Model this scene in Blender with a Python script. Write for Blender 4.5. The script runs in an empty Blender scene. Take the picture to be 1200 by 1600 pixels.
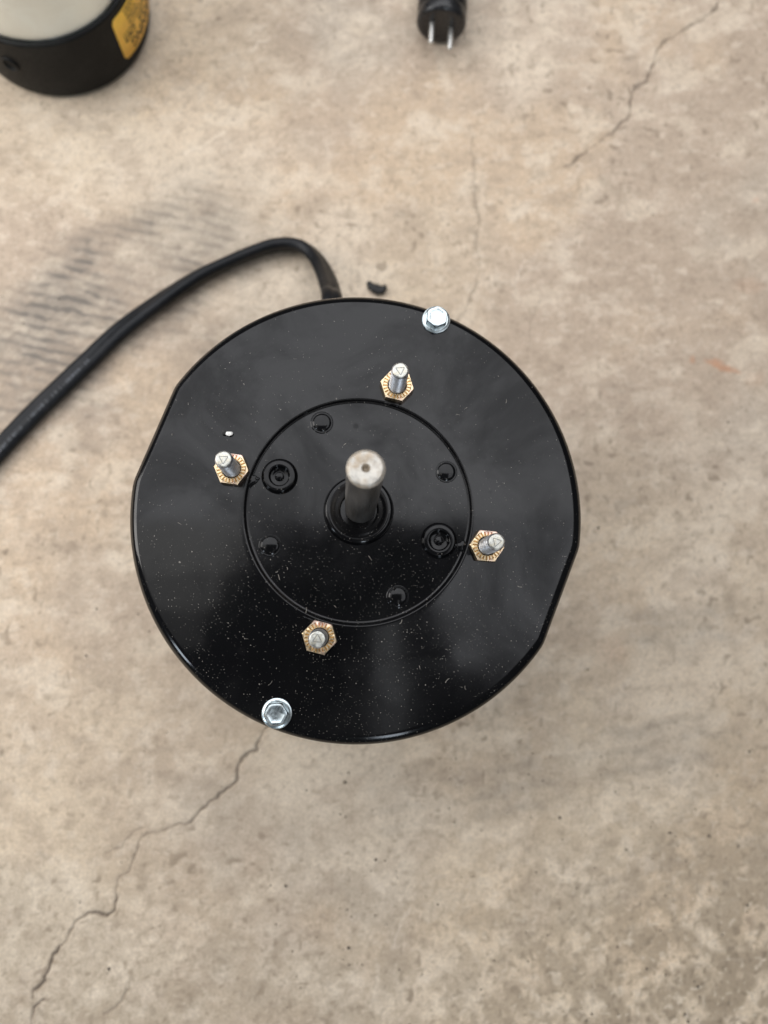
import bpy, bmesh, math, random
import numpy as np
from mathutils import Vector, Matrix

random.seed(7)
rng = np.random.default_rng(7)
SC = bpy.context.scene
COL = SC.collection
MM = 0.001

# ------------------------------------------------------------------ camera
FPX = 1202.0                        # focal length in photograph pixels (phone main camera)
DISC_Z = 0.115                      # height of the motor's end plate above the floor
CAM_H = 0.243                       # camera above the end plate
_down = np.array([(545 - 600) / FPX, -(957 - 800) / FPX, -1.0])
_z = -_down / np.linalg.norm(_down)
_x = np.array([1.0, 0, 0]) - _z * _z[0]
_x /= np.linalg.norm(_x)
_y = np.cross(_z, _x)
ROT = np.array([_x, _y, _z])        # camera axes -> world
CAM = np.array([0, 0, DISC_Z + CAM_H])


def at(px, py, z):
    """world point (metres) at height z seen at a photograph pixel"""
    v = ROT @ np.array([(px - 600) / FPX, -(py - 800) / FPX, -1.0])
    return CAM + v * ((z - CAM[2]) / v[2])


cd = bpy.data.cameras.new('camera')
cam = bpy.data.objects.new('camera', cd)
COL.objects.link(cam)
M4 = Matrix.Identity(4)
for i in range(3):
    for j in range(3):
        M4[i][j] = ROT[i][j]
    M4[i][3] = CAM[i]
cam.matrix_world = M4
cd.sensor_fit = 'VERTICAL'
cd.sensor_height = 24.0
cd.sensor_width = 18.0
cd.lens = 24.0 * FPX / 1600.0
cd.clip_start = 0.01
cd.clip_end = 50.0
cd.dof.use_dof = True
cd.dof.focus_distance = 0.238
cd.dof.aperture_fstop = cd.lens / 3.4
cd.dof.aperture_blades = 0
SC.camera = cam

# ------------------------------------------------------------------ light
w = bpy.data.worlds.new('World')
SC.world = w
w.use_nodes = True
bg = w.node_tree.nodes['Background']
bg.inputs[0].default_value = (0.93, 0.97, 1.0, 1)
bg.inputs[1].default_value = 0.08


def area(name, loc, target, sx, sy, power, color):
    ld = bpy.data.lights.new(name, 'AREA')
    ld.shape = 'RECTANGLE'
    ld.size, ld.size_y = sx, sy
    ld.energy = power
    ld.color = color
    o = bpy.data.objects.new(name, ld)
    COL.objects.link(o)
    o.location = loc
    d = Vector(target) - Vector(loc)
    o.rotation_euler = d.to_track_quat('-Z', 'Y').to_euler()
    return o


def down_lamp(name, x0, x1, y0, y1, z, radiance, color):
    """area lamp facing down at height z, outline shaped for its reflection in the plate"""
    c = ((x0 + x1) / 2, (y0 + y1) / 2)
    area(name, (c[0], c[1], z), (c[0], c[1], 0), x1 - x0, y1 - y0, radiance * math.pi * (x1 - x0) * (y1 - y0), color)


down_lamp('overhead_daylight', -1.35, 0.58, 0.12, 1.10, 0.90, 2.55, (0.96, 0.968, 1.0))
down_lamp('right_daylight', 0.21, 0.58, -0.19, 0.118, 0.90, 1.95, (0.94, 0.955, 1.0))  # side lamps added so that the space between them reflects dark
down_lamp('left_daylight', -1.1, -0.27, 0.0, 0.118, 0.90, 1.6, (1.0, 0.99, 0.97))
down_lamp('left_daylight_edge', -1.1, -0.29, -0.072, -0.002, 0.90, 1.05, (1.0, 0.99, 0.97))  # this and the next: dimmer strips added to soften the reflected edge
down_lamp('left_daylight_fringe', -1.1, -0.31, -0.150, -0.074, 0.90, 0.5, (1.0, 0.99, 0.97))
down_lamp('strip_lamp', 0.05, 0.115, -0.46, -0.12, 0.90, 1.25, (0.95, 0.97, 1.0))  # unseen narrow lamp, added to reflect as a pale streak in the plate
area('doorway_daylight', (0.30, -1.6, 0.95), (0.0, 0.03, 0.11), 0.24, 0.6, 6.5, (0.80, 0.90, 1.0))
area('side_doorway', (-1.25, -0.80, 0.85), (0.0, 0.03, 0.11), 0.18, 0.5, 3.6, (0.80, 0.90, 1.0))
area('left_fill', (-0.80, 0.16, 0.48), (-0.1, 0.05, 0.0), 0.42, 0.40, 3.6, (1.0, 0.97, 0.93))  # unseen fill lamp, added to brighten the floor at the left

SC.view_settings.view_transform = 'Standard'
SC.view_settings.look = 'None'
SC.view_settings.exposure = 0.0
SC.view_settings.gamma = 1.0
SC.view_settings.use_curve_mapping = False
SC.render.engine = 'CYCLES'
SC.cycles.use_denoising = True


# ------------------------------------------------------------------ material helpers
class NT:
    def __init__(self, name):
        self.m = bpy.data.materials.new(name)
        self.m.use_nodes = True
        self.t = self.m.node_tree
        self.b = self.t.nodes['Principled BSDF']

    def n(self, kind, **kw):
        nd = self.t.nodes.new(kind)
        for k, v in kw.items():
            if k.startswith('i_'):
                k = k[2:]
                nd.inputs[int(k) if k.isdigit() else k].default_value = v
            else:
                setattr(nd, k, v)
        return nd

    def l(self, a, b):
        self.t.links.new(a, b)

    def coord(self):
        return self.n('ShaderNodeTexCoord').outputs['Object']

    def noise(self, vec, scale, detail=4, rough=0.55, dist=0.0):
        nd = self.n('ShaderNodeTexNoise')
        nd.inputs['Scale'].default_value = scale
        nd.inputs['Detail'].default_value = detail
        nd.inputs['Roughness'].default_value = rough
        nd.inputs['Distortion'].default_value = dist
        self.l(vec, nd.inputs['Vector'])
        return nd.outputs['Fac']

    def ramp(self, fac, a, b, va=0.0, vb=1.0):
        nd = self.n('ShaderNodeMapRange')
        nd.interpolation_type = 'SMOOTHSTEP'
        nd.inputs[1].default_value = a
        nd.inputs[2].default_value = b
        nd.inputs[3].default_value = va
        nd.inputs[4].default_value = vb
        self.l(fac, nd.inputs[0])
        return nd.outputs[0]

    def mix(self, fac, a, b, mode='MIX'):
        nd = self.n('ShaderNodeMix', data_type='RGBA', blend_type=mode)
        for v, s in ((fac, 0), (a, 6), (b, 7)):
            if hasattr(v, 'is_linked'):
                self.l(v, nd.inputs[s])
            else:
                nd.inputs[s].default_value = v if s == 0 else (*v, 1)
        return nd.outputs[2]

    def math(self, op, a, b=0.0):
        nd = self.n('ShaderNodeMath', operation=op)
        for v, s in ((a, 0), (b, 1)):
            if hasattr(v, 'is_linked'):
                self.l(v, nd.inputs[s])
            else:
                nd.inputs[s].default_value = v
        return nd.outputs[0]

    def bump(self, h, strength=0.3, dist=0.0002, prev=None):
        nd = self.n('ShaderNodeBump')
        nd.inputs['Strength'].default_value = strength
        nd.inputs['Distance'].default_value = dist
        self.l(h, nd.inputs['Height'])
        if prev is not None:
            self.l(prev, nd.inputs['Normal'])
        return nd.outputs[0]

    def set(self, key, v):
        if hasattr(v, 'is_linked'):
            self.l(v, self.b.inputs[key])
        else:
            s = self.b.inputs[key]
            s.default_value = (*v, 1) if isinstance(v, tuple) and len(v) == 3 else v


def mapped(t, vec, scale=(1, 1, 1), rot=(0, 0, 0)):
    mp = t.n('ShaderNodeMapping')
    mp.inputs['Scale'].default_value = scale
    mp.inputs['Rotation'].default_value = rot
    t.l(vec, mp.inputs['Vector'])
    return mp.outputs[0]


def mat_black_enamel():
    """glossy black stove enamel with smudges, grease spots and settled dust"""
    t = NT('black_enamel')
    c = t.coord()
    smudge = t.noise(c, 38, 5, 0.6, 0.6)
    spot = t.n('ShaderNodeTexVoronoi')
    spot.inputs['Scale'].default_value = 62
    t.l(c, spot.inputs['Vector'])
    sr = t.n('ShaderNodeSeparateColor')
    t.l(spot.outputs['Color'], sr.inputs[0])
    greasy = t.math('MULTIPLY', t.ramp(spot.outputs['Distance'], 0.10, 0.06), t.ramp(sr.outputs[0], 0.60, 0.62))
    rough = t.math('ADD', t.ramp(smudge, 0.3, 0.75, 0.08, 0.17), t.math('MULTIPLY', greasy, 0.16))
    # settled dust: tiny flecks of three sizes, distorted so that they are not round
    wob = t.n('ShaderNodeTexNoise')
    wob.inputs['Scale'].default_value = 1500
    t.l(c, wob.inputs['Vector'])
    off = t.n('ShaderNodeVectorMath', operation='SCALE')
    off.inputs['Scale'].default_value = 0.0006
    t.l(wob.outputs['Color'], off.inputs[0])
    cc = t.n('ShaderNodeVectorMath', operation='ADD')
    t.l(c, cc.inputs[0])
    t.l(off.outputs[0], cc.inputs[1])
    tot = None
    dy = t.n('ShaderNodeSeparateXYZ')
    t.l(c, dy.inputs[0])
    drift = t.ramp(dy.outputs[1], 0.03, -0.06, 0.22, 1.0)       # more has settled towards one side
    density = t.math('MULTIPLY', drift, t.ramp(t.noise(c, 30, 2, 0.5), 0.30, 0.62, 0.25, 1.0))
    for sc, keep, rad in ((430, 0.86, 0.14), (1000, 0.48, 0.19), (2000, 0.35, 0.27)):
        v = t.n('ShaderNodeTexVoronoi')
        v.inputs['Scale'].default_value = sc
        t.l(cc.outputs[0], v.inputs['Vector'])
        s = t.n('ShaderNodeSeparateColor')
        t.l(v.outputs['Color'], s.inputs[0])
        big = t.math('MULTIPLY', s.outputs[1], rad)
        inside = t.math('LESS_THAN', v.outputs['Distance'], big)
        thr = t.math('SUBTRACT', 1.0, t.math('MULTIPLY', density, 1.0 - keep))
        on = t.math('MULTIPLY', inside, t.math('GREATER_THAN', s.outputs[0], thr))
        on = t.math('MULTIPLY', on, t.math('ADD', t.math('MULTIPLY', t.math('POWER', s.outputs[2], 2.0), 0.45), 0.04))
        tot = on if tot is None else t.math('MAXIMUM', tot, on)
    # only where dust can settle: faces that look up
    g = t.n('ShaderNodeNewGeometry')
    sx = t.n('ShaderNodeSeparateXYZ')
    t.l(g.outputs['Normal'], sx.inputs[0])
    tot = t.math('MULTIPLY', tot, t.ramp(sx.outputs[2], 0.5, 0.9))
    film = t.ramp(smudge, 0.42, 0.72, 0.0, 0.004)
    base = t.mix(film, (0.003, 0.003, 0.0035), (0.55, 0.53, 0.5))
    t.set('Base Color', t.mix(tot, base, (0.60, 0.55, 0.48)))
    t.set('Roughness', t.math('ADD', rough, t.math('MULTIPLY', tot, 0.5)))
    t.set('Specular IOR Level', t.math('SUBTRACT', t.ramp(t.noise(c, 26, 6, 0.62, 0.8), 0.33, 0.62, 0.20, 0.36), t.math('MULTIPLY', greasy, 0.09)))
    t.set('Normal', t.bump(smudge, 0.05, 0.0004))
    return t.m


def mat_simple(name, col, rough, metal=0.0, nscale=300, var=0.15, bump=0.1, bdist=0.0001, tint=None, tscale=90, stretch=None):
    t = NT(name)
    c = mapped(t, t.coord(), stretch) if stretch else t.coord()
    nz = t.noise(c, nscale, 5, 0.6, 0.4)
    lo = tuple(x * (1 - var) for x in col)
    hi = tuple(min(1, x * (1 + var)) for x in col)
    colr = t.mix(t.ramp(nz, 0.3, 0.7), lo, hi)
    if tint:
        colr = t.mix(t.ramp(t.noise(c, tscale, 4, 0.6, 0.3), 0.45, 0.68), colr, tint)
    t.set('Base Color', colr)
    t.set('Metallic', metal)
    t.set('Roughness', t.ramp(nz, 0.3, 0.7, rough * 0.8, min(1, rough * 1.25)))
    t.set('Normal', t.bump(nz, bump, bdist))
    return t.m


M_BLACK = mat_black_enamel()
M_ZINC = mat_simple('clear_zinc_plate', (0.58, 0.66, 0.69), 0.30, 1.0, 700, 0.20, 0.3, 0.0001, (0.46, 0.50, 0.50), 350)
M_STUDTIP = mat_simple('sheared_stud_end', (0.52, 0.52, 0.48), 0.40, 1.0, 700, 0.28, 0.7, 0.0002, (0.60, 0.55, 0.43), 450)
M_MARK = mat_simple('rolled_mark_groove', (0.20, 0.20, 0.19), 0.5, 1.0, 900, 0.2)
M_STUD = mat_simple('dull_zinc_stud', (0.80, 0.81, 0.85), 0.40, 1.0, 800, 0.15, 0.2, 0.0001, (0.62, 0.61, 0.60), 500)
M_YZINC = mat_simple('yellow_zinc_plate', (0.76, 0.60, 0.38), 0.34, 1.0, 700, 0.14, 0.12, 0.0001, (0.74, 0.54, 0.46), 170)
M_SHAFT = mat_simple('ground_steel_shaft', (0.40, 0.385, 0.37), 0.32, 0.85, 260, 0.14, 0.08, 0.0001, (0.25, 0.225, 0.20), 150, (1, 1, 0.12))
M_TIP = mat_simple('turned_steel_end', (0.60, 0.57, 0.515), 0.5, 0.6, 450, 0.22, 0.8, 0.0003, (0.44, 0.36, 0.27), 260)
M_DIMPLE = mat_simple('greasy_centre_hole', (0.36, 0.30, 0.23), 0.5, 0.4, 600, 0.25)
M_RUBBER = mat_simple('black_cord_jacket', (0.007, 0.008, 0.010), 0.42, 0.0, 500, 0.3, 0.15, 0.0001, (0.013, 0.013, 0.015), 60)
M_PRINT = mat_simple('grey_cord_print', (0.042, 0.046, 0.055), 0.5, 0.0, 900, 0.5)
M_PLASTIC = mat_simple('black_moulded_plastic', (0.007, 0.007, 0.0065), 0.5, 0.0, 900, 0.25, 0.3, 0.0001, (0.012, 0.012, 0.011), 45)
M_PLUG = mat_simple('black_plug_vinyl', (0.011, 0.011, 0.012), 0.30, 0.0, 500, 0.3, 0.1)
M_PIN = mat_simple('nickel_pin', (0.62, 0.61, 0.58), 0.4, 1.0, 700, 0.1)
M_CAN = mat_simple('satin_aluminium', (0.80, 0.87, 0.88), 0.40, 1.0, 60, 0.06, 0.05)
M_LABEL = mat_simple('amber_label_film', (0.95, 0.56, 0.085), 0.42, 0.0, 300, 0.06, 0.03)
M_INK = mat_simple('brown_black_ink', (0.10, 0.062, 0.014), 0.5, 0.0, 700, 0.5)
M_SCRAP = mat_simple('charred_black_scrap', (0.016, 0.015, 0.014), 0.6, 0.0, 900, 0.4, 0.5, 0.0003)
M_CHIP = mat_simple('white_paint_chip', (0.85, 0.84, 0.80), 0.5, 0.0, 900, 0.1, 0.4, 0.0003)
M_LINT = mat_simple('grey_lint', (0.34, 0.31, 0.27), 0.9, 0.0, 900, 0.3)
M_GRIT = mat_simple('dark_sand_grain', (0.10, 0.085, 0.065), 0.8, 0.0, 150, 0.7)


for m_, sp_ in ((M_PLASTIC, 0.18), (M_RUBBER, 0.25)):
    m_.node_tree.nodes['Principled BSDF'].inputs['Specular IOR Level'].default_value = sp_


# ------------------------------------------------------------------ mesh helpers (all lengths in mm)
def make(name, verts, faces, mat, parent=None, smooth=True, loc=(0, 0, 0), sharp=None):
    me = bpy.data.meshes.new(name)
    me.from_pydata([(v[0] * MM, v[1] * MM, v[2] * MM) for v in verts], [], faces)
    me.validate()
    bm = bmesh.new()
    bm.from_mesh(me)
    bmesh.ops.recalc_face_normals(bm, faces=bm.faces)
    bm.to_mesh(me)
    bm.free()
    me.materials.append(mat)
    if smooth:
        me.polygons.foreach_set('use_smooth', [True] * len(me.polygons))
        if sharp:
            me.set_sharp_from_angle(angle=math.radians(sharp))
    o = bpy.data.objects.new(name, me)
    COL.objects.link(o)
    o.location = loc
    if parent:
        o.parent = parent
    return o


def lathe(profile, segs=48, shape=None, close=False):
    """rings (r, z[, keep_round]); shape(theta, r) may change the radius; r = 0 makes a pole"""
    V, Fc = [], []
    rows = []
    for r, z in profile:
        if r <= 1e-6:
            rows.append([len(V)])
            V.append((0, 0, z))
        else:
            row = []
            for k in range(segs):
                a = 2 * math.pi * k / segs
                rr = shape(a, r) if shape else r
                row.append(len(V))
                V.append((rr * math.cos(a), rr * math.sin(a), z))
            rows.append(row)
    for A, B in zip(rows, rows[1:]):
        for k in range(segs):
            k2 = (k + 1) % segs
            if len(A) == 1 and len(B) == 1:
                continue
            if len(A) == 1:
                Fc.append((A[0], B[k2], B[k]))
            elif len(B) == 1:
                Fc.append((A[k], A[k2], B[0]))
            else:
                Fc.append((A[k], A[k2], B[k2], B[k]))
    return V, Fc


def join(*parts):
    V, Fc = [], []
    for v, f in parts:
        n = len(V)
        V += list(v)
        Fc += [tuple(i + n for i in q) for q in f]
    return V, Fc


def shift(vf, dx=0, dy=0, dz=0, rz=0.0):
    c, s = math.cos(rz), math.sin(rz)
    return [(x * c - y * s + dx, x * s + y * c + dy, z + dz) for x, y, z in vf[0]], vf[1]


def box(x0, x1, y0, y1, z0, z1):
    v = [(x, y, z) for z in (z0, z1) for y in (y0, y1) for x in (x0, x1)]
    return v, [(0, 2, 3, 1), (4, 5, 7, 6), (0, 1, 5, 4), (2, 6, 7, 3), (0, 4, 6, 2), (1, 3, 7, 5)]


def arc(cx, cz, r, a0, a1, n):
    return [(cx + r * math.cos(math.radians(a0 + (a1 - a0) * i / n)), cz + r * math.sin(math.radians(a0 + (a1 - a0) * i / n))) for i in range(n + 1)]


def empty(name, loc, label, cat, group=None):
    o = bpy.data.objects.new(name, None)
    o.empty_display_size = 0.02
    COL.objects.link(o)
    o.location = loc
    o['label'] = label
    o['category'] = cat
    if group:
        o['group'] = group
    return o


def vnoise(x, y, seed, cell):
    """smooth value noise on arrays"""
    r = np.random.default_rng(seed)
    tab = r.random((257, 257))
    tab[256, :] = tab[0, :]
    tab[:, 256] = tab[:, 0]
    u, v = x / cell, y / cell
    iu, iv = np.floor(u).astype(int), np.floor(v).astype(int)
    fu, fv = u - iu, v - iv
    fu = fu * fu * (3 - 2 * fu)
    fv = fv * fv * (3 - 2 * fv)
    iu %= 256
    iv %= 256
    return (tab[iu, iv] * (1 - fu) + tab[iu + 1, iv] * fu) * (1 - fv) + (tab[iu, iv + 1] * (1 - fu) + tab[iu + 1, iv + 1] * fu) * fv


def fbm(x, y, seed, cell, octaves=4, gain=0.5):
    s, a, tot = 0.0, 1.0, 0.0
    for k in range(octaves):
        c, q = math.cos(0.6 * k), math.sin(0.6 * k)
        s = s + a * vnoise(x * c - y * q + 71.3 * k, x * q + y * c + 37.7 * k, seed * 17 + k, cell)
        tot += a
        a *= gain
        cell *= 0.5
    return s / tot


def sstep(x, a, b):
    t = np.clip((x - a) / (b - a), 0, 1)
    return t * t * (3 - 2 * t)


# ------------------------------------------------------------------ the concrete floor
CRACKS = [  # photograph pixels on the floor, width mm, strength
    ([(425, 1118), (412, 1140), (402, 1158), (400, 1172), (380, 1183), (373, 1197), (370, 1218), (352, 1240), (330, 1255), (310, 1273), (297, 1285), (268, 1292), (245, 1297)], 0.52, 0.78),
    ([(245, 1297), (222, 1310), (215, 1325), (207, 1345), (199, 1362)], 0.38, 0.62),
    ([(199, 1362), (185, 1373), (179, 1388), (183, 1405), (180, 1420), (168, 1427), (140, 1425), (122, 1440), (105, 1463), (100, 1478), (86, 1497), (75, 1520), (68, 1538), (50, 1548), (47, 1562)], 0.52, 0.92),
    ([(66, 1565), (52, 1578), (50, 1592), (42, 1610), (30, 1660), (36, 1720)], 0.7, 1.0),
    ([(245, 1297), (220, 1297), (195, 1318), (160, 1335)], 0.45, 0.35),
    ([(197, 1543), (188, 1560), (180, 1575), (165, 1583)], 0.6, 0.45),
    ([(1150, -60), (1120, 8), (1110, 22), (1075, 42), (1050, 55), (1030, 78), (1022, 105), (1010, 125), (990, 142), (985, 180), (968, 198), (950, 212), (930, 230), (905, 243), (880, 258)], 0.52, 0.72),
    ([(880, 258), (855, 268), (830, 282)], 0.5, 0.18),
    ([(738, 215), (742, 265), (745, 300), (748, 345), (745, 380), (750, 410), (745, 440), (735, 470), (722, 492), (700, 530)], 1.0, 0.33),
    ([(838, 480), (830, 520), (826, 565)], 0.9, 0.2),
]
SCRATCH = [([(640, 1418), (622, 1450), (612, 1480)], 0.5), ([(592, 1510), (585, 1545), (575, 1575)], 0.4), ([(985, 815), (968, 855)], 0.5),
           ([(292, 238), (320, 226), (352, 208)], 0.8), ([(395, 78), (412, 62)], 0.8), ([(440, 298), (470, 268)], 0.5), ([(805, 440), (815, 415)], 0.6), ([(925, 1560), (932, 1590)], 0.4)]
RUST = [(1128, 570, 26, 7, 0.32, 1.0), (1150, 577, 9, 5, 0.1, 0.8), (1083, 562, 6, 10, 0.1, 0.75), (1170, 445, 26, 12, 0.1, 0.22), (960, 1018, 26, 20, 0.5, 0.16), (1180, 312, 7, 4, -.9, 0.45), (1178, 590, 20, 12, -0.5, 0.2)]


def build_floor():
    fx = np.arange(-205, 246, 0.6)
    fy = np.arange(-205, 351, 0.6)
    out = np.array([12, 30, 60, 110, 180, 300, 480, 760, 1100.0])
    xs = np.concatenate([(-205 - out)[::-1], fx, fx[-1] + out])
    ys = np.concatenate([(-205 - out)[::-1], fy, fy[-1] + out])
    X, Y = np.meshgrid(xs, ys)
    x, y = X.ravel(), Y.ravel()
    N = len(x)
    crack = np.zeros(N)
    lip = np.zeros(N)
    scr = np.zeros(N)
    wx = x + 1.5 * (vnoise(x, y, 11, 3.1) - .5) + 2.4 * (vnoise(x, y, 12, 8) - .5) + 1.0 * (vnoise(x, y, 15, 1.7) - .5)
    wy = y + 1.5 * (vnoise(x, y, 13, 3.1) - .5) + 2.4 * (vnoise(x, y, 14, 8) - .5) + 1.0 * (vnoise(x, y, 16, 1.7) - .5)

    def seg_d(a, b, pad):
        lo, hi = np.minimum(a, b) - pad, np.maximum(a, b) + pad
        idx = np.nonzero((wx > lo[0]) & (wx < hi[0]) & (wy > lo[1]) & (wy < hi[1]))[0]
        p = np.stack([wx[idx] - a[0], wy[idx] - a[1]], 1)
        d = b - a
        tt = np.clip(p @ d / (d @ d + 1e-9), 0, 1)
        return idx, np.hypot(p[:, 0] - tt * d[0], p[:, 1] - tt * d[1])

    wid = 0.15 + 1.25 * vnoise(x, y, 21, 5.0)
    for pts, wmm, st in CRACKS:
        P = [at(px, py, 0)[:2] * 1000 for px, py in pts]
        for a, b in zip(P, P[1:]):
            idx, dd = seg_d(a, b, 4.0)
            ww = wmm * wid[idx]
            crack[idx] = np.maximum(crack[idx], st * sstep(dd, ww + 0.42, ww * 0.3) * (0.55 + 0.45 * sstep(wid[idx], 0.3, 0.9)))
            lip[idx] = np.maximum(lip[idx], st * sstep(dd, 3.2, 0.6))
    for pts, st in SCRATCH:
        P = [at(px, py, 0)[:2] * 1000 for px, py in pts]
        for a, b in zip(P, P[1:]):
            idx, dd = seg_d(a, b, 2.0)
            scr[idx] = np.maximum(scr[idx], st * sstep(dd, 0.9, 0.2))
    rust = np.zeros(N)
    for px, py, rx, ry, an, st in RUST:
        c = at(px, py, 0)[:2] * 1000
        c2 = at(px + 1, py, 0)[:2] * 1000
        s = np.hypot(*(c2 - c))
        u, v = (wx - c[0]) / s, -(wy - c[1]) / s
        ca, sa = math.cos(an), math.sin(an)
        e = np.hypot((u * ca + v * sa) / rx, (-u * sa + v * ca) / ry)
        rust = np.maximum(rust, st * sstep(e, 1.35, 0.45))
    # tyre marks: tread bars across bands where rubber was left on the concrete
    tyre = np.zeros(N)
    for (p0, p1, half, bar_deg, period, st) in (((-190, 705), (430, 300), 150, -11.0, 5.2, 1.0), ((60, 720), (560, 470), 90, -12.0, 7.0, 0.50), ((560, 1260), (1260, 1120), 70, 9.0, 9.0, 0.40), ((880, 1400), (1300, 1290), 60, 14.0, 8.0, 0.26), ((760, 720), (1260, 600), 150, -9.0, 8.0, 0.20), ((960, 1000), (1300, 960), 60, 4, 11, 0.4)):
        a, b = at(*p0, 0)[:2] * 1000, at(*p1, 0)[:2] * 1000
        d = b - a
        L = np.hypot(*d)
        d /= L
        s = (x - a[0]) * d[0] + (y - a[1]) * d[1]
        q = -(x - a[0]) * d[1] + (y - a[1]) * d[0]
        hw = half * 0.305
        band = sstep(np.abs(q + 10 * (vnoise(x, y, 33, 22) - .5)), hw, hw * 0.35) * sstep(s, -10, 25) * sstep(s, L + 15, L - 70)
        ba = math.radians(bar_deg)
        t = -(x * math.sin(ba)) + y * math.cos(ba) + 3.0 * (vnoise(x, y, 31, 19) - .5) + 1.6 * (vnoise(x, y, 32, 6) - .5) + 0.9 * (vnoise(x, y, 36, 2.5) - .5)
        bars = sstep(np.cos(2 * math.pi * t / period), -0.5, 0.95)
        rub = sstep(fbm(x * .55, y, 34, 5.5, 3, 0.65), 0.30, 0.66)             # rubber only catches on the high grains
        tyre = np.maximum(tyre, st * band * (0.26 + 0.24 * rub + 0.16 * bars * rub + 0.14 * bars) * (0.35 + 1.15 * sstep(fbm(x, y, 35, 34, 4), 0.25, 0.72)))
    z = 0.35 * (vnoise(x, y, 41, 60) - .5) + 0.16 * (vnoise(x, y, 42, 14) - .5) + 0.10 * (vnoise(x, y, 43, 4.5) - .5) + 0.07 * (vnoise(x, y, 44, 1.7) - .5)
    z = z - 0.30 - 0.9 * crack + 0.10 * lip * (vnoise(x, y, 45, 9) - 0.3)
    nx, ny = len(xs), len(ys)
    me = bpy.data.meshes.new('floor')
    me.vertices.add(N)
    co = np.stack([x, y, z], 1) * MM
    me.vertices.foreach_set('co', co.astype(np.float32).ravel())
    i = np.arange((ny - 1) * (nx - 1))
    r0 = (i // (nx - 1)) * nx + i % (nx - 1)
    quads = np.stack([r0, r0 + 1, r0 + nx + 1, r0 + nx], 1).astype(np.int32)
    me.loops.add(quads.size)
    me.loops.foreach_set('vertex_index', quads.ravel())
    me.polygons.add(len(quads))
    me.polygons.foreach_set('loop_start', (np.arange(len(quads)) * 4).astype(np.int32))
    me.polygons.foreach_set('use_smooth', np.ones(len(quads), bool))
    me.update(calc_edges=True)
    for nm, arr in ():
        at_ = me.attributes.new(nm, 'FLOAT', 'POINT')
        at_.data.foreach_set('value', arr.astype(np.float32))
    o = bpy.data.objects.new('floor', me)
    COL.objects.link(o)
    o['kind'] = 'structure'
    o['label'] = 'worn beige concrete floor with hairline cracks and tyre marks'

    # colour of the concrete itself: broad tints, blotches, mottling, pores
    col = np.zeros((N, 3))
    col[:] = (0.50, 0.425, 0.335)

    def lay_on(mask, rgb):
        m = np.clip(mask, 0, 1)[:, None]
        col[:] = col * (1 - m) + np.array(rgb) * m

    # slow drift of the cement's colour
    br = fbm(x, y, 51, 150, 3)
    lay_on(0.95 * sstep(br, 0.44, 0.66), (0.60, 0.52, 0.405))
    lay_on(0.8 * sstep(br, 0.48, 0.30), (0.44, 0.368, 0.30))
    lay_on(0.55 * sstep(fbm(x, y, 52, 70, 4), 0.55, 0.74), (0.475, 0.445, 0.385))      # grey-green laitance
    lay_on(0.60 * sstep(fbm(x, y, 53, 75, 4), 0.52, 0.70), (0.57, 0.46, 0.335))       # ochre patches
    lay_on(0.60 * sstep(fbm(x, y, 54, 75, 4), 0.54, 0.70), (0.64, 0.575, 0.48))        # pale scum
    sx, sy = x * 0.97 + y * 0.17, (y * 0.97 - x * 0.17) * 1.45                         # trowelling drags the mottling sideways
    m1 = fbm(sx, sy, 55, 19, 5, 0.6)
    lay_on(0.36 * sstep(m1, 0.49, 0.28), (0.355, 0.292, 0.232))
    lay_on(0.55 * sstep(m1, 0.53, 0.70), (0.64, 0.575, 0.475))
    m2 = fbm(sx, sy, 56, 7.0, 4, 0.6)
    lay_on(0.30 * sstep(m2, 0.46, 0.25), (0.30, 0.245, 0.19))
    lay_on(0.42 * sstep(m2, 0.55, 0.75), (0.66, 0.60, 0.51))
    st_ = fbm(x * 0.30 + y * 0.05, y, 57, 5.5, 3, 0.6) 
    lay_on(0.24 * sstep(st_, 0.60, 0.82) * sstep(fbm(x, y, 58, 80, 2), 0.42, 0.66), (0.27, 0.225, 0.18))
    m3 = fbm(x, y, 59, 2.2, 2)
    lay_on(0.38 * sstep(m3, 0.40, 0.12), (0.24, 0.195, 0.15))
    lay_on(0.20 * sstep(m3, 0.62, 0.88), (0.68, 0.63, 0.55))
    # pores and soaked-in spots, gathered in loose drifts
    drift = sstep(fbm(x, y, 60, 60, 3), 0.40, 0.66)
    po = vnoise(wx * 1.0, wy, 61, 3.4)
    lay_on(0.62 * drift * sstep(po, 0.80, 0.96), (0.19, 0.15, 0.11))
    po = vnoise(wx, wy, 62, 1.9)
    lay_on(0.60 * (0.3 + 0.7 * drift) * sstep(po, 0.93, 0.985), (0.15, 0.12, 0.085))
    po = vnoise(wx, wy, 63, 7.5)
    lay_on(0.36 * drift * sstep(po, 0.80, 0.96), (0.24, 0.195, 0.145))
    # grainy dirt in the near corner, plus shade painted in towards the bottom
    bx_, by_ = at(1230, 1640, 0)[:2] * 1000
    dirt_shade = sstep(np.hypot(x - bx_, y - by_), 210, 30) * 0.75 + 0.80 * sstep(y, -40, -190)
    lay_on(0.62 * dirt_shade * sstep(fbm(x, y, 64, 9, 4, 0.65), 0.30, 0.62), (0.30, 0.25, 0.185))
    lay_on(0.45 * dirt_shade * sstep(vnoise(wx, wy, 65, 1.6), 0.62, 0.95), (0.15, 0.12, 0.085))
    lay_on(0.45 * dirt_shade * sstep(vnoise(wx, wy, 66, 1.9), 0.72, 0.97), (0.66, 0.60, 0.50))
    lay_on(0.90 * tyre, (0.14, 0.13, 0.118))
    lay_on(0.50 * rust, (0.46, 0.19, 0.08))
    lay_on(0.55 * scr, (0.76, 0.71, 0.62))
    lay_on(0.14 * lip, (0.30, 0.25, 0.20))
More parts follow.
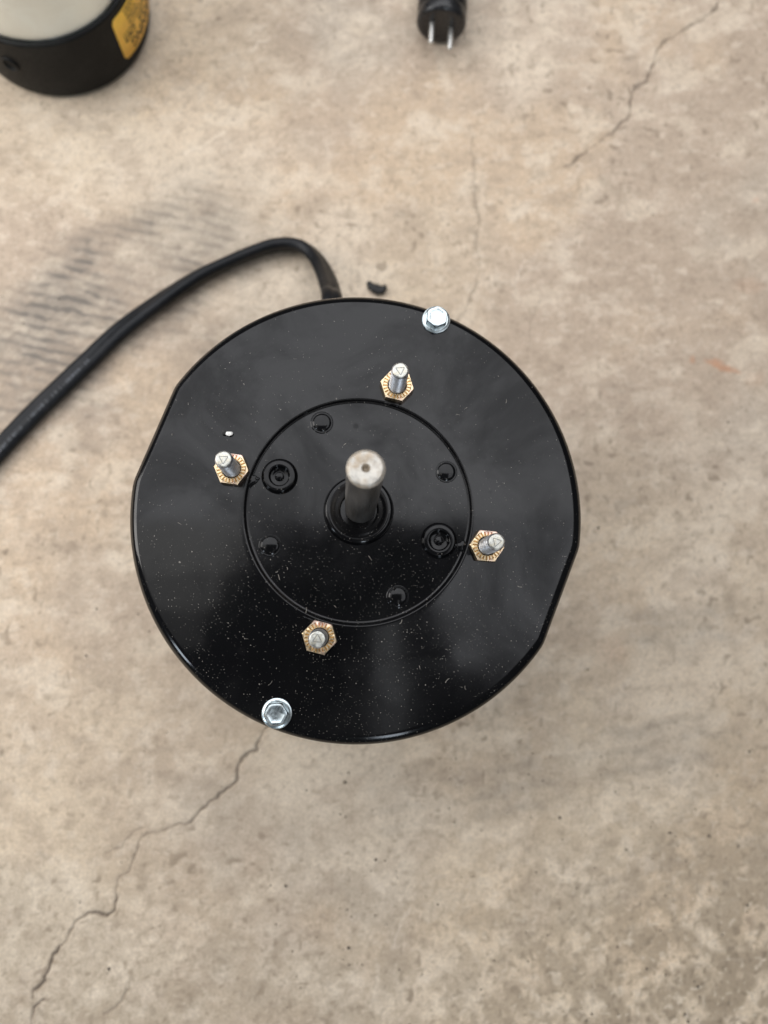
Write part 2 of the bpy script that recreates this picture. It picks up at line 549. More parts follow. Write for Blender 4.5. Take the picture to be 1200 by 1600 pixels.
    lay_on(0.90 * crack, (0.06, 0.047, 0.035))
    col *= np.array([1.25, 1.17, 1.095])
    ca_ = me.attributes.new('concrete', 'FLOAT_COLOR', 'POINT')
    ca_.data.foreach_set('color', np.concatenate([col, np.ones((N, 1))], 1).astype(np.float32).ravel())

    t = NT('worn_concrete')
    c = t.coord()
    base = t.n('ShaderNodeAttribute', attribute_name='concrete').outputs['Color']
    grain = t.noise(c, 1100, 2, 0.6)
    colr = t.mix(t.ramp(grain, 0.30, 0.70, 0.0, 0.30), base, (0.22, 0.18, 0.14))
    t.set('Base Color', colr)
    t.set('Roughness', 0.72)
    t.set('Specular IOR Level', 0.35)
    t.set('Normal', t.bump(grain, 0.35, 0.00025))
    me.materials.append(t.m)
    return o


floor = build_floor()

# ------------------------------------------------------------------ the motor
MC = at(560.5, 797, DISC_Z)                     # axis of the motor on its end plate
motor = empty('electric_motor', (MC[0], MC[1], 0), 'black enamelled electric motor standing shaft up on the concrete floor', 'motor')
Z0 = DISC_Z * 1000                              # local height (mm) of the end plate


def loc_mm(px, py, dz=0.0):
    p = at(px, py, DISC_Z + dz * MM)
    return (p[0] - MC[0]) * 1000, (p[1] - MC[1]) * 1000


R_OUT = 73.6
flats = []
for c0, c1 in (((278, 592), (210, 747)), ((905, 846), (848, 1000))):
    a, b = loc_mm(*c0, -4), loc_mm(*c1, -4)
    mx, my = (a[0] + b[0]) / 2, (a[1] + b[1]) / 2
    nx_, ny_ = -(b[1] - a[1]), (b[0] - a[0])
    ln = math.hypot(nx_, ny_)
    nx_, ny_ = nx_ / ln, ny_ / ln
    if nx_ * mx + ny_ * my < 0:
        nx_, ny_ = -nx_, -ny_
    flats.append((math.atan2(ny_, nx_), R_OUT * math.cos(math.radians(13.3))))


def outline(a):
    r = R_OUT
    for an, dist in flats:
        cc = math.cos(a - an)
        if cc > 0.3:
            q = dist / cc
            k = 0.35                              # rounded corner
            h = max(k - abs(r - q), 0) / k
            r = min(r, q) - h * h * k * 0.25
    return r


SEG = 288
prof = []                                        # (kind, value, z): 'r' absolute radius, 'o' inset from outline
for r, z in ((0.0, -1.0), (8, -1.0), (14, -1.0), (20, -1.02), (26, -1.0), (31, -1.0), (34.9, -1.0), (35.5, -0.99), (35.75, -0.90), (35.95, -0.65), (36.15, -0.30), (36.35, -0.06), (36.6, 0.02), (37.1, 0.0), (38.2, -0.10), (41, -0.34), (46, -0.75), (52, -1.25), (58, -1.76), (64, -2.28)):
    prof.append(('r', r, Z0 + z))
for inset, z in ((5.2, -2.75), (3.8, -2.88), (3.3, -2.93), (2.95, -3.02), (2.6, -3.16), (2.2, -3.36), (1.7, -3.68), (1.2, -4.1), (0.75, -4.65), (0.38, -5.3), (0.13, -6.05), (0.02, -6.8), (0.0, -7.4), (0.0, -12), (0.0, -20), (0.25, -20.6), (1.2, -20.8), (6.0, -20.8)):
    prof.append(('o', inset, Z0 + z))
V, Fc, rows = [], [], []
for kind, q, z in prof:
    if kind == 'r' and q == 0:
        rows.append([0])
        V.append((0, 0, z))
        continue
    row = []
    for k in range(SEG):
        a = 2 * math.pi * k / SEG
        R = outline(a)
        rr = q if kind == 'r' else R - q
        if kind == 'r' and q > 46:
            rr = q - (q - 46) / (68.4 - 46) * (R_OUT - R)
        # pressed sheet is never perfectly flat
        wob = 0.05 * math.sin(2 * a + 0.7) + 0.03 * math.sin(5 * a + q * .2)
        row.append(len(V))
        V.append((rr * math.cos(a), rr * math.sin(a), z + (wob * min(1, rr / 50) if z > Z0 - 4 else 0)))
    rows.append(row)
for A, B in zip(rows, rows[1:]):
    for k in range(SEG):
        k2 = (k + 1) % SEG
        if len(A) == 1:
            Fc.append((A[0], B[k], B[k2]))
        else:
            Fc.append((A[k], B[k], B[k2], A[k2]))
end_bell = make('end_bell', V, Fc, M_BLACK, motor)

# shell below the end bell, and the lower cap it stands on
shell = lathe([(40, 92), (67, 92), (68.2, 90), (68.2, 24), (67, 22), (40, 22)], 96)
make('body_shell', *shell, M_BLACK, motor, sharp=40)
cap = lathe([(0, 24), (69, 24)] + arc(68, 20, 3, 60, -10, 5) + [(70, 8), (68.5, 4), (64, 1.0), (60, 0.2), (0, 0.2)], 96)
make('lower_end_bell', *cap, M_BLACK, motor, sharp=40)

# bearing hub: pressed collar round the shaft
hub_profile = [(11.3, -1.1), (11.05, -0.6), (10.85, 0.4)] + arc(9.75, 0.9, 1.1, 0, 90, 6) + [(9.0, 2.02), (8.4, 1.8), (7.9, 1.4), (7.4, 1.25), (6.6, 1.25), (6.2, 1.15), (5.95, 0.9), (5.85, 0.3), (5.8, -0.9)]
make('bearing_hub', *shift(lathe(hub_profile, 72), 0, 0, Z0), M_BLACK, motor)

# shaft, a hair out of plumb
shaft_prof = [(4.95, -0.9), (4.95, 8), (4.95, 20), (4.95, 34), (4.95, 46), (4.95, 53.4)]
SH = lathe(shaft_prof, 48)
tip_prof = [(4.95, 53.4), (4.88, 53.75), (4.35, 54.5), (4.15, 54.65), (3.6, 54.7), (2.0, 54.68), (1.15, 54.6)]
TP = lathe(tip_prof, 48)
DM = lathe([(1.15, 54.6), (0.95, 54.2), (0.5, 53.5), (0.0, 53.2)], 24)
bx, by = loc_mm(563.2, 792, 1.0)


def lean(vf):
    return [(x + bx + z * 0.010, y + by + z * 0.044, z + Z0) for x, y, z in vf[0]], vf[1]


sh = make('shaft', *lean(SH), M_SHAFT, motor, sharp=40)
tp = make('shaft_end', *lean(TP), M_TIP, sh, sharp=25)
make('centre_hole', *lean(DM), M_DIMPLE, sh)

# raised rivet domes
dome = lathe([(3.75, -0.08), (3.5, 0.10), (3.3, 0.16), (3.1, 0.08), (2.95, 0.12), (2.75, 0.34), (2.5, 0.48), (2.1, 0.57), (1.5, 0.66), (0.8, 0.72), (0, 0.74)], 40)
dome_me = None
for px, py in ((503, 660), (697.5, 737), (622, 932), (422, 852)):
    x_, y_ = loc_mm(px, py, -0.6)
    if dome_me is None:
        o = make('rivet_dome', *dome, M_BLACK, motor)
        dome_me = o.data
    else:
        o = bpy.data.objects.new('rivet_dome', dome_me)
        COL.objects.link(o)
        o.parent = motor
    o.location = (x_ * MM, y_ * MM, (Z0 - 1.0) * MM)

# extruded bosses with a sunken pin
boss = lathe([(5.9, -0.1), (5.55, 0.25), (5.2, 0.75)] + arc(4.75, 1.05, 0.34, 20, 95, 5) + [(4.4, 1.42), (3.9, 1.43), (3.5, 1.42), (3.3, 1.36), (3.17, 1.2), (3.08, 0.8), (3.0, 0.2), (2.8, 0.05), (1.6, 0.02)], 48)
pin = lathe([(1.6, 0.02), (1.35, 0.05), (1.36, 0.25), (1.34, 0.52), (1.22, 0.64), (0, 0.66)], 24)
for px, py in ((436.5, 744), (686, 844.5)):
    x_, y_ = loc_mm(px, py, -0.2)
    bo = make('screw_boss', *boss, M_BLACK, motor, loc=(x_ * MM, y_ * MM, (Z0 - 1.0) * MM))
    make('sunken_pin', *pin, M_BLACK, bo)


# studs and serrated nuts
def hexr(a, ac, phase=0.0):
    s = math.radians(60)
    b = ((a - phase) % s) - s / 2
    return ac * math.cos(s / 2) / math.cos(b)


def nut_mesh(ac=5.6, h=3.0, hole=2.95):
    segs = 96
    prof_ = [(hole, 0.0), (ac, 0.0), (ac, h - 0.45), (ac * 0.99, h - 0.12), (ac * 0.972, h)]
    Vn, Fn, rws = [], [], []
    for i, (r, z) in enumerate(prof_):
        row = []
        for k in range(segs):
            a = 2 * math.pi * k / segs
            rr = r if i == 0 else hexr(a, r)
            if i == 4:
                rr = min(rr, ac * 0.95)
            row.append(len(Vn))
            Vn.append((rr * math.cos(a), rr * math.sin(a), z))
        rws.append(row)
    # serrated face: 24 teeth between two radii, each tooth two ridges of four samples
    for r, tooth in ((4.6, 0.0), (4.42, 0.40), (3.3, 0.40), (3.15, 0.05), (hole + .08, -0.15), (hole, -0.6), (hole, -2.9)):
        row = []
        for k in range(segs):
            a = 2 * math.pi * k / segs
            up = tooth * (-0.8 if (k % 4) == 0 else (0.40 if (k // 4) % 3 else 0.22)) if tooth >= 0.3 else tooth
            row.append(len(Vn))
            Vn.append((r * math.cos(a), r * math.sin(a), h + up))
        rws.append(row)
    for A, B in zip(rws, rws[1:]):
        for k in range(segs):
            k2 = (k + 1) % segs
            Fn.append((A[k], A[k2], B[k2], B[k]))
    return Vn, Fn


def stud_mesh(h=18.2, r=2.72, pitch=0.79):
    pr = [(r - .25, -1.0)]
    z = 0.2
    plain = 0
    while z < h - 1.0:
        pr += [(r, z), (r, z + pitch * .22), (r - .20, z + pitch * .5), (r - .20, z + pitch * .62)]
        z += pitch
    pr += [(r - .05, h - 0.9), (r - 0.1, h - 0.7), (r - 0.36, h - 0.22), (r - 0.42, h - 0.12)]
    return lathe(pr, 28)


def triangle_mark(h, size, rot):
    parts = []
    for i in range(3):
        a = rot + 2 * math.pi * i / 3
        b = box(-size * 0.98, size * 0.98, size * 0.52, size * 0.52 + 0.2, h - 0.05, h + 0.03)
        parts.append(shift(b, 0, 0, 0, a))
    return join(*parts)


NUT, STUD = nut_mesh(), stud_mesh()
for (px, py, hex_deg, tri, lx, ly) in ((620.5, 602, 47, 4, 0.0, 0.0), (361.5, 732.5, 53, -3, 0.0, 0.0), (761, 853, 55, 222, 0.004, -0.006), (499, 996, 46, 176, 0, 0)):
    x_, y_ = loc_mm(px, py, 2.0)
    base = Z0 - 0.55
    nt = make('serrated_nut', *shift(NUT, 0, 0, 0, math.radians(hex_deg)), M_YZINC, motor, loc=(x_ * MM, y_ * MM, base * MM), sharp=28)
    sv = [(vx + lx * vz, vy + ly * vz, vz) for vx, vy, vz in STUD[0]], STUD[1]
    sd = make('threaded_stud', *sv, M_STUD, motor, loc=(x_ * MM, y_ * MM, base * MM), sharp=30)
    tm = triangle_mark(18.2, 1.3, math.radians(tri))
    tv = [(vx + lx * vz, vy + ly * vz, vz) for vx, vy, vz in tm[0]], tm[1]
    te = lathe([(2.30, 18.08), (2.16, 18.17), (1.95, 18.2), (0.0, 18.2)], 28)
    te = [(vx + lx * vz, vy + ly * vz, vz) for vx, vy, vz in te[0]], te[1]
    make('stud_end', *te, M_STUDTIP, sd, sharp=30)
    make('triangle_mark', *tv, M_MARK, sd, smooth=False)


# small black lumps beside the nuts
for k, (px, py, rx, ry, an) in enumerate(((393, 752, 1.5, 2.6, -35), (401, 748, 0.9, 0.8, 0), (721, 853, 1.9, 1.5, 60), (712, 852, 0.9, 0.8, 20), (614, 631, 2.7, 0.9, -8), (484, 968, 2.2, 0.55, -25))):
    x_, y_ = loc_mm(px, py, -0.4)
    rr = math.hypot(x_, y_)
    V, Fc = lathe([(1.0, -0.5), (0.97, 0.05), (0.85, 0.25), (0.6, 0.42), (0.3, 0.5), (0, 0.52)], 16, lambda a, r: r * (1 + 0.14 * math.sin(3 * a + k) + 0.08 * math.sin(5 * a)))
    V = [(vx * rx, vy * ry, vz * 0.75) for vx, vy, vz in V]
    make('black_lump', *shift((V, Fc), 0, 0, 0, math.radians(an)), M_BLACK, motor, loc=(x_ * MM, y_ * MM, (Z0 - (0.95 if rr < 36 else 0.12)) * MM))


# hex flange screws at the rim
def screw_mesh():
    fl = [(0.0, 0.0), (4.2, 0.0), (4.68, 0.15), (4.74, 0.45), (4.6, 0.75), (3.95, 0.95), (3.9, 1.0)]
    V1, F1 = lathe(fl, 48)
    segs = 48
    rws = [list(range(len(V1) - segs, len(V1)))]
    V1 = list(V1)
    for r, z, rd in ((3.78, 1.0, 9), (3.78, 3.0, 9), (3.75, 3.3, 3.66), (3.6, 3.62, 3.35), (3.0, 3.75, 2.9), (2.75, 3.72, 2.7), (2.5, 3.62, 2.45), (1.2, 3.58, 1.2)):
        row = []
        for k in range(segs):
            a = 2 * math.pi * k / segs
            rr = min(hexr(a, r), rd)
            row.append(len(V1))
            V1.append((rr * math.cos(a), rr * math.sin(a), z))
        rws.append(row)
    for A, B in zip(rws, rws[1:]):
        for k in range(segs):
            F1.append((A[k], A[(k + 1) % segs], B[(k + 1) % segs], B[k]))
    V1.append((0, 0, 3.57))
    top = rws[-1]
    for k in range(segs):
        F1.append((top[k], top[(k + 1) % segs], len(V1) - 1))
    return V1, F1


SCREW = screw_mesh()
for px, py, rot in ((681.5, 499.5, 22), (432.5, 1114.5, 3)):
    x_, y_ = loc_mm(px, py, -2.2)
    make('flange_screw', *shift(SCREW, 0, 0, 0, math.radians(rot)), M_ZINC, motor, loc=(x_ * MM, y_ * MM, (Z0 - 2.75) * MM), sharp=30)


# ------------------------------------------------------------------ power cord (leads into the motor under its rim)
def catmull(P, n=14):
    P = [np.array(p, float) for p in P]
    P = [2 * P[0] - P[1]] + P + [2 * P[-1] - P[-2]]
    out = []
    for i in range(1, len(P) - 2):
        for k in range(n):
            t = k / n
            a, b, c, d = P[i - 1:i + 3]
            out.append(0.5 * ((2 * b) + (c - a) * t + (2 * a - 5 * b + 4 * c - d) * t * t + (3 * b - a - 3 * c + d) * t ** 3))
    out.append(P[-2])
    return out


def sweep(path, twist, profile):
    """profile points (u, v) mm swept along path; twist gives each point's roll (0 = lying flat)"""
    V, Fc = [], []
    n = len(profile)
    for i, p in enumerate(path):
        t = path[min(i + 1, len(path) - 1)] - path[max(i - 1, 0)]
        t /= np.linalg.norm(t)
        side = np.cross(t, np.array([0, 0, 1.0]))
        side /= np.linalg.norm(side)
        up = np.cross(side, t)
        c, s = math.cos(twist[i]), math.sin(twist[i])
        for u, v in profile:
            V.append(tuple(p + side * (u * c - v * s) + up * (u * s + v * c)))
    for i in range(len(path) - 1):
        for k in range(n):
            k2 = (k + 1) % n
            Fc.append((i * n + k, i * n + k2, (i + 1) * n + k2, (i + 1) * n + k))
    Fc.append(tuple(range(n))[::-1])
    Fc.append(tuple(range((len(path) - 1) * n, len(path) * n)))
    return V, Fc


def two_core(hw, hh, n=40):
    """flat two-core jacket: two round cores joined by a web, with a shallow groove"""
    out = []
    for k in range(n):
        a = 2 * math.pi * k / n
        u = math.copysign(abs(math.cos(a)) ** 0.75, math.cos(a)) * hw
        v = math.copysign(abs(math.sin(a)) ** 0.85, math.sin(a)) * hh
        v *= 1 - 0.17 * math.exp(-(u / (hw * 0.22)) ** 2)
        out.append((u, v))
    return out


cord_px = [(-150, 880, 3.2, 0.05), (-60, 768, 3.2, 0.05), (0, 702, 3.2, 0.05), (53, 646, 3.2, 0.08), (107, 594, 3.3, 0.12), (133, 569, 3.4, 0.18), (200, 507, 3.7, 0.4), (300, 437, 4.4, 0.95), (360, 408, 4.8, 1.2), (400, 392, 5.0, 1.3), (425, 384, 5.2, 1.35), (450, 381.5, 5.6, 1.35), (473, 386, 6.5, 1.25), (491, 400, 8.5, 1.0), (503, 418, 13, 0.75), (511, 436, 20, 0.55), (517, 456, 29, 0.45), (520, 478, 38, 0.4)]
ctrl = [np.append(at(px, py, z * MM)[:2] * 1000, [z, tw]) for px, py, z, tw in cord_px]
ctrl.append(np.array([MC[0] * 1000 - 7, MC[1] * 1000 + 60, 46, 0.3]))
dense = catmull(ctrl, 12)
path = [d[:3] - np.array([MC[0] * 1000, MC[1] * 1000, 0]) for d in dense]
tw = [d[3] for d in dense]
cord = make('power_cord', *sweep(path, tw, two_core(4.75, 2.95)), M_RUBBER, motor)
# worn, unreadable print along the jacket
Vp, Fp = [], []
i = 8
pos = 0
r2 = random.Random(3)
for i in range(8, 62):
    p0, p1 = path[i], path[i + 1]
    L = np.linalg.norm(p1 - p0)
    t = (p1 - p0) / L
    side = np.cross(t, [0, 0, 1.0])
    side /= np.linalg.norm(side)
    up = np.cross(side, t)
    roll = tw[i]
    s2 = side * math.cos(roll) + up * math.sin(roll)
    u2 = -side * math.sin(roll) + up * math.cos(roll)
    s = 0.0
    while s < L:
        wd = r2.choice((0.35, 0.5, 0.9))
        if r2.random() < 0.78:
            c0 = p0 + t * s + s2 * (1.75 + r2.uniform(-.1, .1))
            hgt = r2.choice((0.5, 0.9, 0.9))
            uo = u2 * 2.985
            n0 = len(Vp)
            for a_, b_ in ((0, -hgt), (wd, -hgt), (wd, hgt), (0, hgt)):
                Vp.append(tuple(c0 + t * a_ + s2 * b_ + uo - u2 * (0.055 * ((1.75 + b_) / 2.0 - 0.9) ** 2)))
            Fp.append((n0, n0 + 1, n0 + 2, n0 + 3))
        s += wd + r2.choice((0.3, 0.45, 1.4))
make('jacket_print', Vp, Fp, M_PRINT, cord, smooth=False)

# lint and fibres lying on the end plate
Vl, Fl = [], []
r3 = random.Random(5)
spots = [(434, 893), (449, 890), (437, 906), (478, 958), (522, 946), (404, 816), (500, 1010), (655, 1040), (330, 880)]
for _ in range(12):
    spots.append((r3.uniform(260, 850), r3.uniform(560, 1110)))
for px, py in spots:
    x_, y_ = loc_mm(px, py, -1)
    rr = math.hypot(x_, y_)
    if rr > 66:
        continue
    zz = Z0 + (-1.0 + 0.03 if rr < 34 else -0.1 - (rr - 38) * 0.084 + 0.10)
    a, ln = r3.uniform(0, 6.28), r3.uniform(0.6, 1.9)
    cv = r3.uniform(-1.4, 1.4)
    wd = r3.uniform(0.05, 0.09)
    n0 = len(Vl)
    for k in range(5):
        cx, cy = x_, y_
        x_ += math.cos(a) * ln / 4
        y_ += math.sin(a) * ln / 4
        nx2, ny2 = -math.sin(a), math.cos(a)
        zk = zz + 0.05 * math.sin(k)
        Vl += [(cx + nx2 * wd, cy + ny2 * wd, zk), (cx - nx2 * wd, cy - ny2 * wd, zk), (cx, cy, zk + 0.08)]
        a += cv / 4
    for k in range(4):
        b0 = n0 + 3 * k
        for q in range(3):
            q2 = (q + 1) % 3
            Fl.append((b0 + q, b0 + q2, b0 + 3 + q2, b0 + 3 + q))
lint = make('lint', Vl, Fl, M_LINT, motor)
lint['kind'] = 'stuff'

# ------------------------------------------------------------------ canister at the top left
cb = at(100, 31, 0)
can = empty('metal_canister', (cb[0], cb[1], 0), 'silver metal canister with black plastic base and amber warning label', 'canister')
RB, HB = 44.0, 37.0
base_prof = [(0, 0.1), (38.5, 0.1), (40.7, 0.3)] + arc(40.3, 3.4, 3.0, -75, 0, 6) + [(43.5, 6), (RB, 12), (RB, 30), (RB - .1, 35)] + arc(RB - 1.5, 35.4, 1.4, 0, 90, 5) + [(42.2, 37.0), (41.8, 36.4), (41.7, 34)]
make('plastic_base', *lathe(base_prof, 120), M_PLASTIC, can, sharp=45)
can_prof = [(41.65, 34), (41.65, 37), (41.5, 39), (41.4, 60), (41.4, 84)] + arc(38.9, 84.5, 2.5, 0, 90, 5) + [(30, 86.6), (0, 86.4)]
make('can_body', *lathe(can_prof, 120), M_CAN, can, sharp=45)


def on_cyl(u, v, r):
    """u mm round the circumference from angle 0, v mm height"""
    a = u / RB
    return (r * math.cos(a), r * math.sin(a), v)


# locating boss moulded on the base
pb = (at(27, 88, 0.020)[:2] - cb[:2])
ang = math.atan2(pb[1], pb[0])
V, Fc = lathe([(4.2, -1.2), (4.2, 0.5), (3.9, 1.0), (3.4, 1.15), (3.0, 0.9), (2.7, 0.2), (2.5, 0.0), (0, 0.0)], 32)
Vb = []
for x_, y_, z_ in V:
    r_ = RB + z_
    a = ang + x_ / RB
    Vb.append((r_ * math.cos(a), r_ * math.sin(a), 22 + y_))
make('moulded_boss', Vb, Fc, M_PLASTIC, can)

# label: starts at a vertical edge and wraps away to the right (anticlockwise seen from above)
pl = (at(170, 55, 0.020)[:2] - cb[:2])
A0 = math.atan2(pl[1], pl[0])
U0 = A0 * RB
LW, LV0, LV1, RC = 64.0, 8.5, 33.0, 2.2
Vn, Fn = [], []
cols = 56
for j, off in enumerate((0.12, 0.28)):
    for i in range(cols + 1):
        u = LW * i / cols
        ed = min(u, LW - u)
        ins = 0 if ed > RC else RC - math.sqrt(max(0, RC * RC - (RC - ed) ** 2))
        for v in (LV0 + ins, (LV0 * 2 + LV1) / 3, (LV0 + LV1 * 2) / 3, LV1 - ins):
            Vn.append(on_cyl(U0 + u, v, RB + off))
st = 4 * (cols + 1)
for i in range(cols):
    for k in range(3):
        b0 = i * 4 + k
        Fn.append((b0, b0 + 4, b0 + 5, b0 + 1))
        Fn.append((st + b0, st + b0 + 1, st + b0 + 5, st + b0 + 4))
    for k in (0, 3):
        b0 = i * 4 + k
        Fn.append((b0, b0 + 4, st + b0 + 4, st + b0))
label = make('warning_label', Vn, Fn, M_LABEL, can)
label['label'] = 'amber warning label with dark print'


# print: upside down, so its top is towards the floor and its lines end at the label's vertical edge
def text_on_label(txt, u_end, v_top, height, bold, width=None):
    cu = bpy.data.curves.new('t', 'FONT')
    cu.body = txt
    cu.size = 1.0
    cu.offset = bold
    cu.resolution_u = 3
    to = bpy.data.objects.new('t', cu)
    COL.objects.link(to)
    bpy.context.view_layer.update()
    me = bpy.data.meshes.new_from_object(to.evaluated_get(bpy.context.evaluated_depsgraph_get()))
    bmt = bmesh.new()
    bmt.from_mesh(me)
    bmesh.ops.triangulate(bmt, faces=bmt.faces)
    long_e = [e for e in bmt.edges if e.calc_length() > 0.25]
    bmesh.ops.subdivide_edges(bmt, edges=long_e, cuts=1)
    vs = np.array([v.co[:] for v in bmt.verts])
    fs = [tuple(v.index for v in f.verts) for f in bmt.faces]
    bmt.verts.index_update()
    fs = [tuple(v.index for v in f.verts) for f in bmt.faces]
    bmt.free()
    bpy.data.objects.remove(to)
    x1, y1 = vs[:, 0].max(), vs[:, 1].max()
    sc = height / (y1 - max(0, vs[:, 1].min()))
    sx = (width / x1) if width else sc
    return [on_cyl(U0 + u_end + (x1 - p[0]) * sx, v_top + (y1 - p[1]) * sc, RB + 0.36) for p in vs], fs


def scribble(u0, u1, v0, v1, seed):
    """line of print too small to read: dense strokes"""
    r = random.Random(seed)
    Vs, Fs = [], []
    u = u0
    while u < u1:
        wch = (v1 - v0) * r.uniform(.45, .75)
        if r.random() > 0.13:
            ks = [(u, u + wch * .3, v0, v1)]
            ks.append((u + wch * .3, u + wch, *r.choice(((v0, v0 + (v1 - v0) * .28), (v1 - (v1 - v0) * .28, v1), ((v0 * 2 + v1) / 3, (v0 + v1 * 2) / 3)))))
            if r.random() < .6:
                ks.append((u + wch * .72, u + wch, v0, v1))
            for a, b, c, d in ks:
                n0 = len(Vs)
                Vs += [on_cyl(U0 + a, c, RB + .36), on_cyl(U0 + b, c, RB + .36), on_cyl(U0 + b, d, RB + .36), on_cyl(U0 + a, d, RB + .36)]
                Fs.append((n0, n0 + 1, n0 + 2, n0 + 3))
        u += wch + (v1 - v0) * .22
    return Vs, Fs


pieces = [text_on_label('WARNING', 7.0, 10.2, 5.2, 0.02, 30), scribble(3.8, 58, 16.4, 20.6, 1)]
for k, (u0, vv) in enumerate(((9.6, 22.6), (9.2, 25.3), (8.8, 28.0), (8.4, 30.5))):
    pieces.append(scribble(u0, 59, vv, vv + 2.0, 10 + k))
pieces.append(([on_cyl(U0 + 3.5 + 1.0 * i, v, RB + .36) for i in range(57) for v in (21.2, 21.65)], [(2 * i, 2 * i + 2, 2 * i + 3, 2 * i + 1) for i in range(56)]))
make('label_print', *join(*pieces), M_INK, label, smooth=False)

# ------------------------------------------------------------------ two-pin plug at the top edge
p_end = at(689, 44, 0.0118)
plug = empty('two_pin_plug', (p_end[0], p_end[1], 0), 'black round two-pin plug lying on the floor', 'plug')
PR = 12.3
# lathe along local +z, then laid down so that +z points to image top (+y), end face towards the motor
prof_p = [(0, 0.3), (6.5, 0.25), (8.6, 0.0), (9.7, 0.1)] + arc(PR - 2.6, 2.7, 2.6, -70, 0, 6) + [(PR, 5), (PR, 6.2), (PR - .35, 6.6), (PR - .35, 7.4), (PR, 7.8), (PR - .1, 14), (PR, 22), (PR - .5, 30), (PR - 2.2, 36), (6.2, 41), (5.4, 44), (5.2, 52), (4.4, 58), (3.4, 59), (0, 59)]
yaw = math.radians(-4)


def lay(vf, roll=0.0):
    out = []
    for x, y, z in vf[0]:
        c, s = math.cos(roll), math.sin(roll)
        X, Zh = x * c - y * s, x * s + y * c
        px_, py_ = X, z
        out.append((px_ * math.cos(yaw) - py_ * math.sin(yaw), px_ * math.sin(yaw) + py_ * math.cos(yaw), Zh + PR + 0.1))
    return out, vf[1]


make('plug_body', *lay(lathe(prof_p, 56)), M_PLUG, plug, sharp=50)
pinp = lathe([(0, -11.2), (0.7, -11.1), (1.25, -10.4), (1.35, -9.5), (1.35, 0.6)], 20)
roll = math.radians(-17)
for sx_ in (-5.1, 5.1):
    make('pin', *lay(shift(pinp, sx_, 0.6, 0), roll), M_PIN, plug)
# cable leaving the plug, out of the picture
tail = [np.array(q, float) for q in ((4.1, 57, 11), (6, 75, 8), (2, 105, 4.2), (-20, 150, 3.2), (-60, 190, 3.2), (-110, 215, 3.2))]
dn = catmull(tail, 10)
make('plug_cable', *sweep(dn, [0.0] * len(dn), two_core(4.4, 2.9, 24)), M_RUBBER, plug)

# ------------------------------------------------------------------ small loose things
# curled black scrap behind the motor
sp = [at(575, 440, 0.0012), at(580, 447, 0.0012), at(587, 451, 0.0014), at(594, 453, 0.0014), at(600, 450, 0.002), at(602, 445, 0.003)]
cen = sp[2]
pth = catmull([(np.array(q) - np.array([cen[0], cen[1], 0])) * 1000 for q in sp], 6)
Vs_, Fs_ = [], []
NP = 9
for i, p in enumerate(pth):
    t = pth[min(i + 1, len(pth) - 1)] - pth[max(i - 1, 0)]
    t /= np.linalg.norm(t)
    side = np.cross(t, [0, 0, 1.0])
    side /= np.linalg.norm(side)
    up = np.cross(side, t)
    f = i / (len(pth) - 1)
    wd = (0.7 + 1.7 * math.sin(math.pi * min(1, f * 1.05)) ** 0.8) * (1 + 0.18 * math.sin(i * 2.1))
    for k in range(NP):
        a = 2 * math.pi * k / NP
        jit = 1 + 0.22 * math.sin(k * 2.7 + i * 1.3)
        Vs_.append(tuple(p + side * math.cos(a) * wd * jit + up * math.sin(a) * min(wd * .55, 1.0) * jit))
for i in range(len(pth) - 1):
    for k in range(NP):
        k2 = (k + 1) % NP
        Fs_.append((i * NP + k, i * NP + k2, (i + 1) * NP + k2, (i + 1) * NP + k))
Fs_.append(tuple(range(NP)))
Fs_.append(tuple(range((len(pth) - 1) * NP, len(pth) * NP)))
scrap = make('rubber_scrap', Vs_, Fs_, M_SCRAP, None, loc=(cen[0], cen[1], 0.0))
scrap['label'] = 'small curled black scrap on the concrete just behind the motor'
scrap['category'] = 'scrap'


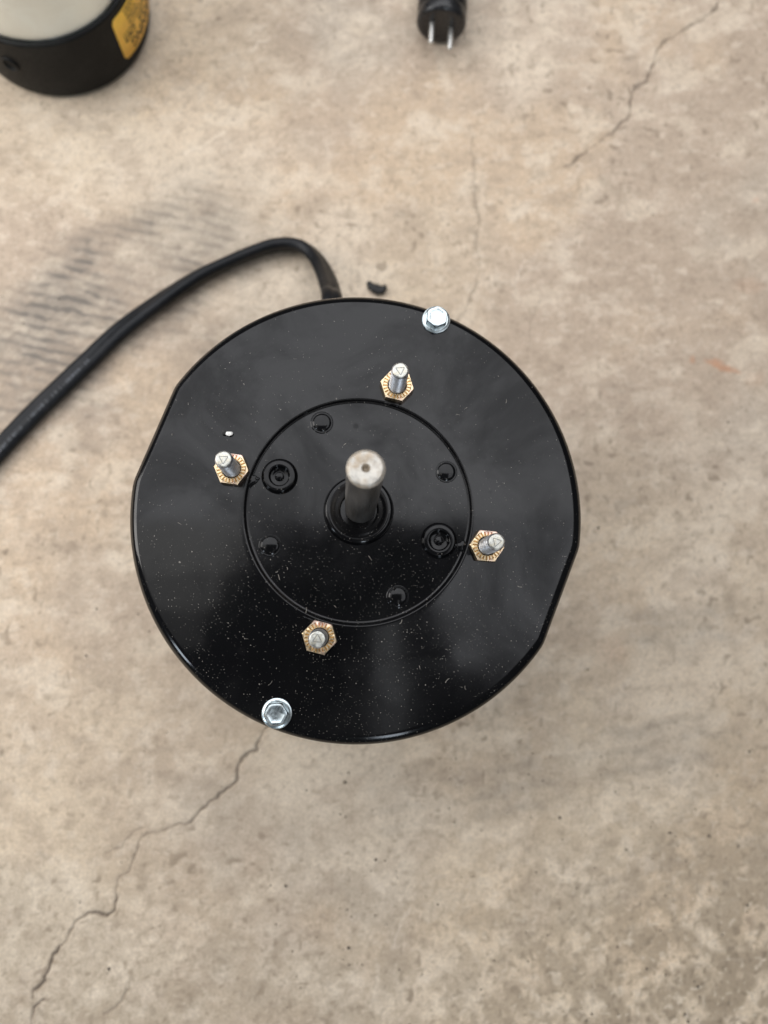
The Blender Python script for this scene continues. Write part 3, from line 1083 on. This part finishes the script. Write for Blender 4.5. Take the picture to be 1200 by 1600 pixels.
def pebble(seed, rx, ry, rz):
    r = random.Random(seed)
    bm = bmesh.new()
    bmesh.ops.create_icosphere(bm, subdivisions=2, radius=1)
    for v in bm.verts:
        k = 1 + r.uniform(-.22, .22)
        v.co = Vector((v.co.x * rx * k, v.co.y * ry * k, v.co.z * rz * k))
    bm.verts.index_update()
    out = [tuple(v.co) for v in bm.verts], [tuple(v.index for v in f.verts) for f in bm.faces]
    bm.free()
    return out


px_, py_ = loc_mm(358, 677.5, -0.5)
zc = Z0 - 0.30
chip = make('paint_chip', *pebble(4, 1.15, 0.75, 0.42), M_CHIP, None, smooth=False, loc=(MC[0] + px_ * MM, MC[1] + py_ * MM, (zc - 0.02) * MM))
chip['label'] = 'tiny white chip lying on the black end plate above a nut'
chip['category'] = 'chip'
crumb = make('dark_crumb', *pebble(9, 0.85, 0.75, 0.45), M_SCRAP, None, smooth=False, loc=(MC[0] + (px_ - 1.65) * MM, MC[1] + (py_ + 0.35) * MM, (zc - 0.02) * MM))
crumb['label'] = 'tiny black crumb touching the white chip on the end plate'
crumb['category'] = 'crumb'

# sand grains and flecks scattered on the concrete
Vg, Fg = [], []
r4 = random.Random(21)
protos = [pebble(100 + k, 0.30, 0.24, 0.16) for k in range(5)]
for _ in range(420):
    g = protos[r4.randrange(5)]
    s = r4.uniform(0.5, 1.5) if r4.random() < .93 else r4.uniform(1.6, 2.4)
    gx, gy = r4.uniform(-200, 240), r4.uniform(-200, 340)
    if r4.random() < 0.5:
        gy = r4.uniform(-200, -60)
        gx = r4.uniform(-40, 240)
    if math.hypot(gx - MC[0] * 1000, gy - MC[1] * 1000) < 72:
        continue
    v_, f_ = shift(([(a * s, b * s, c * s) for a, b, c in g[0]], g[1]), gx, gy, -0.12, r4.uniform(0, 6.28))
    n0 = len(Vg)
    Vg += v_
    Fg += [tuple(q + n0 for q in f) for f in f_]
grit = make('sand_grit', Vg, Fg, M_GRIT, None, smooth=False)
grit['kind'] = 'stuff'
grit['label'] = 'fine sand grains scattered over the concrete'
grit['category'] = 'grit'
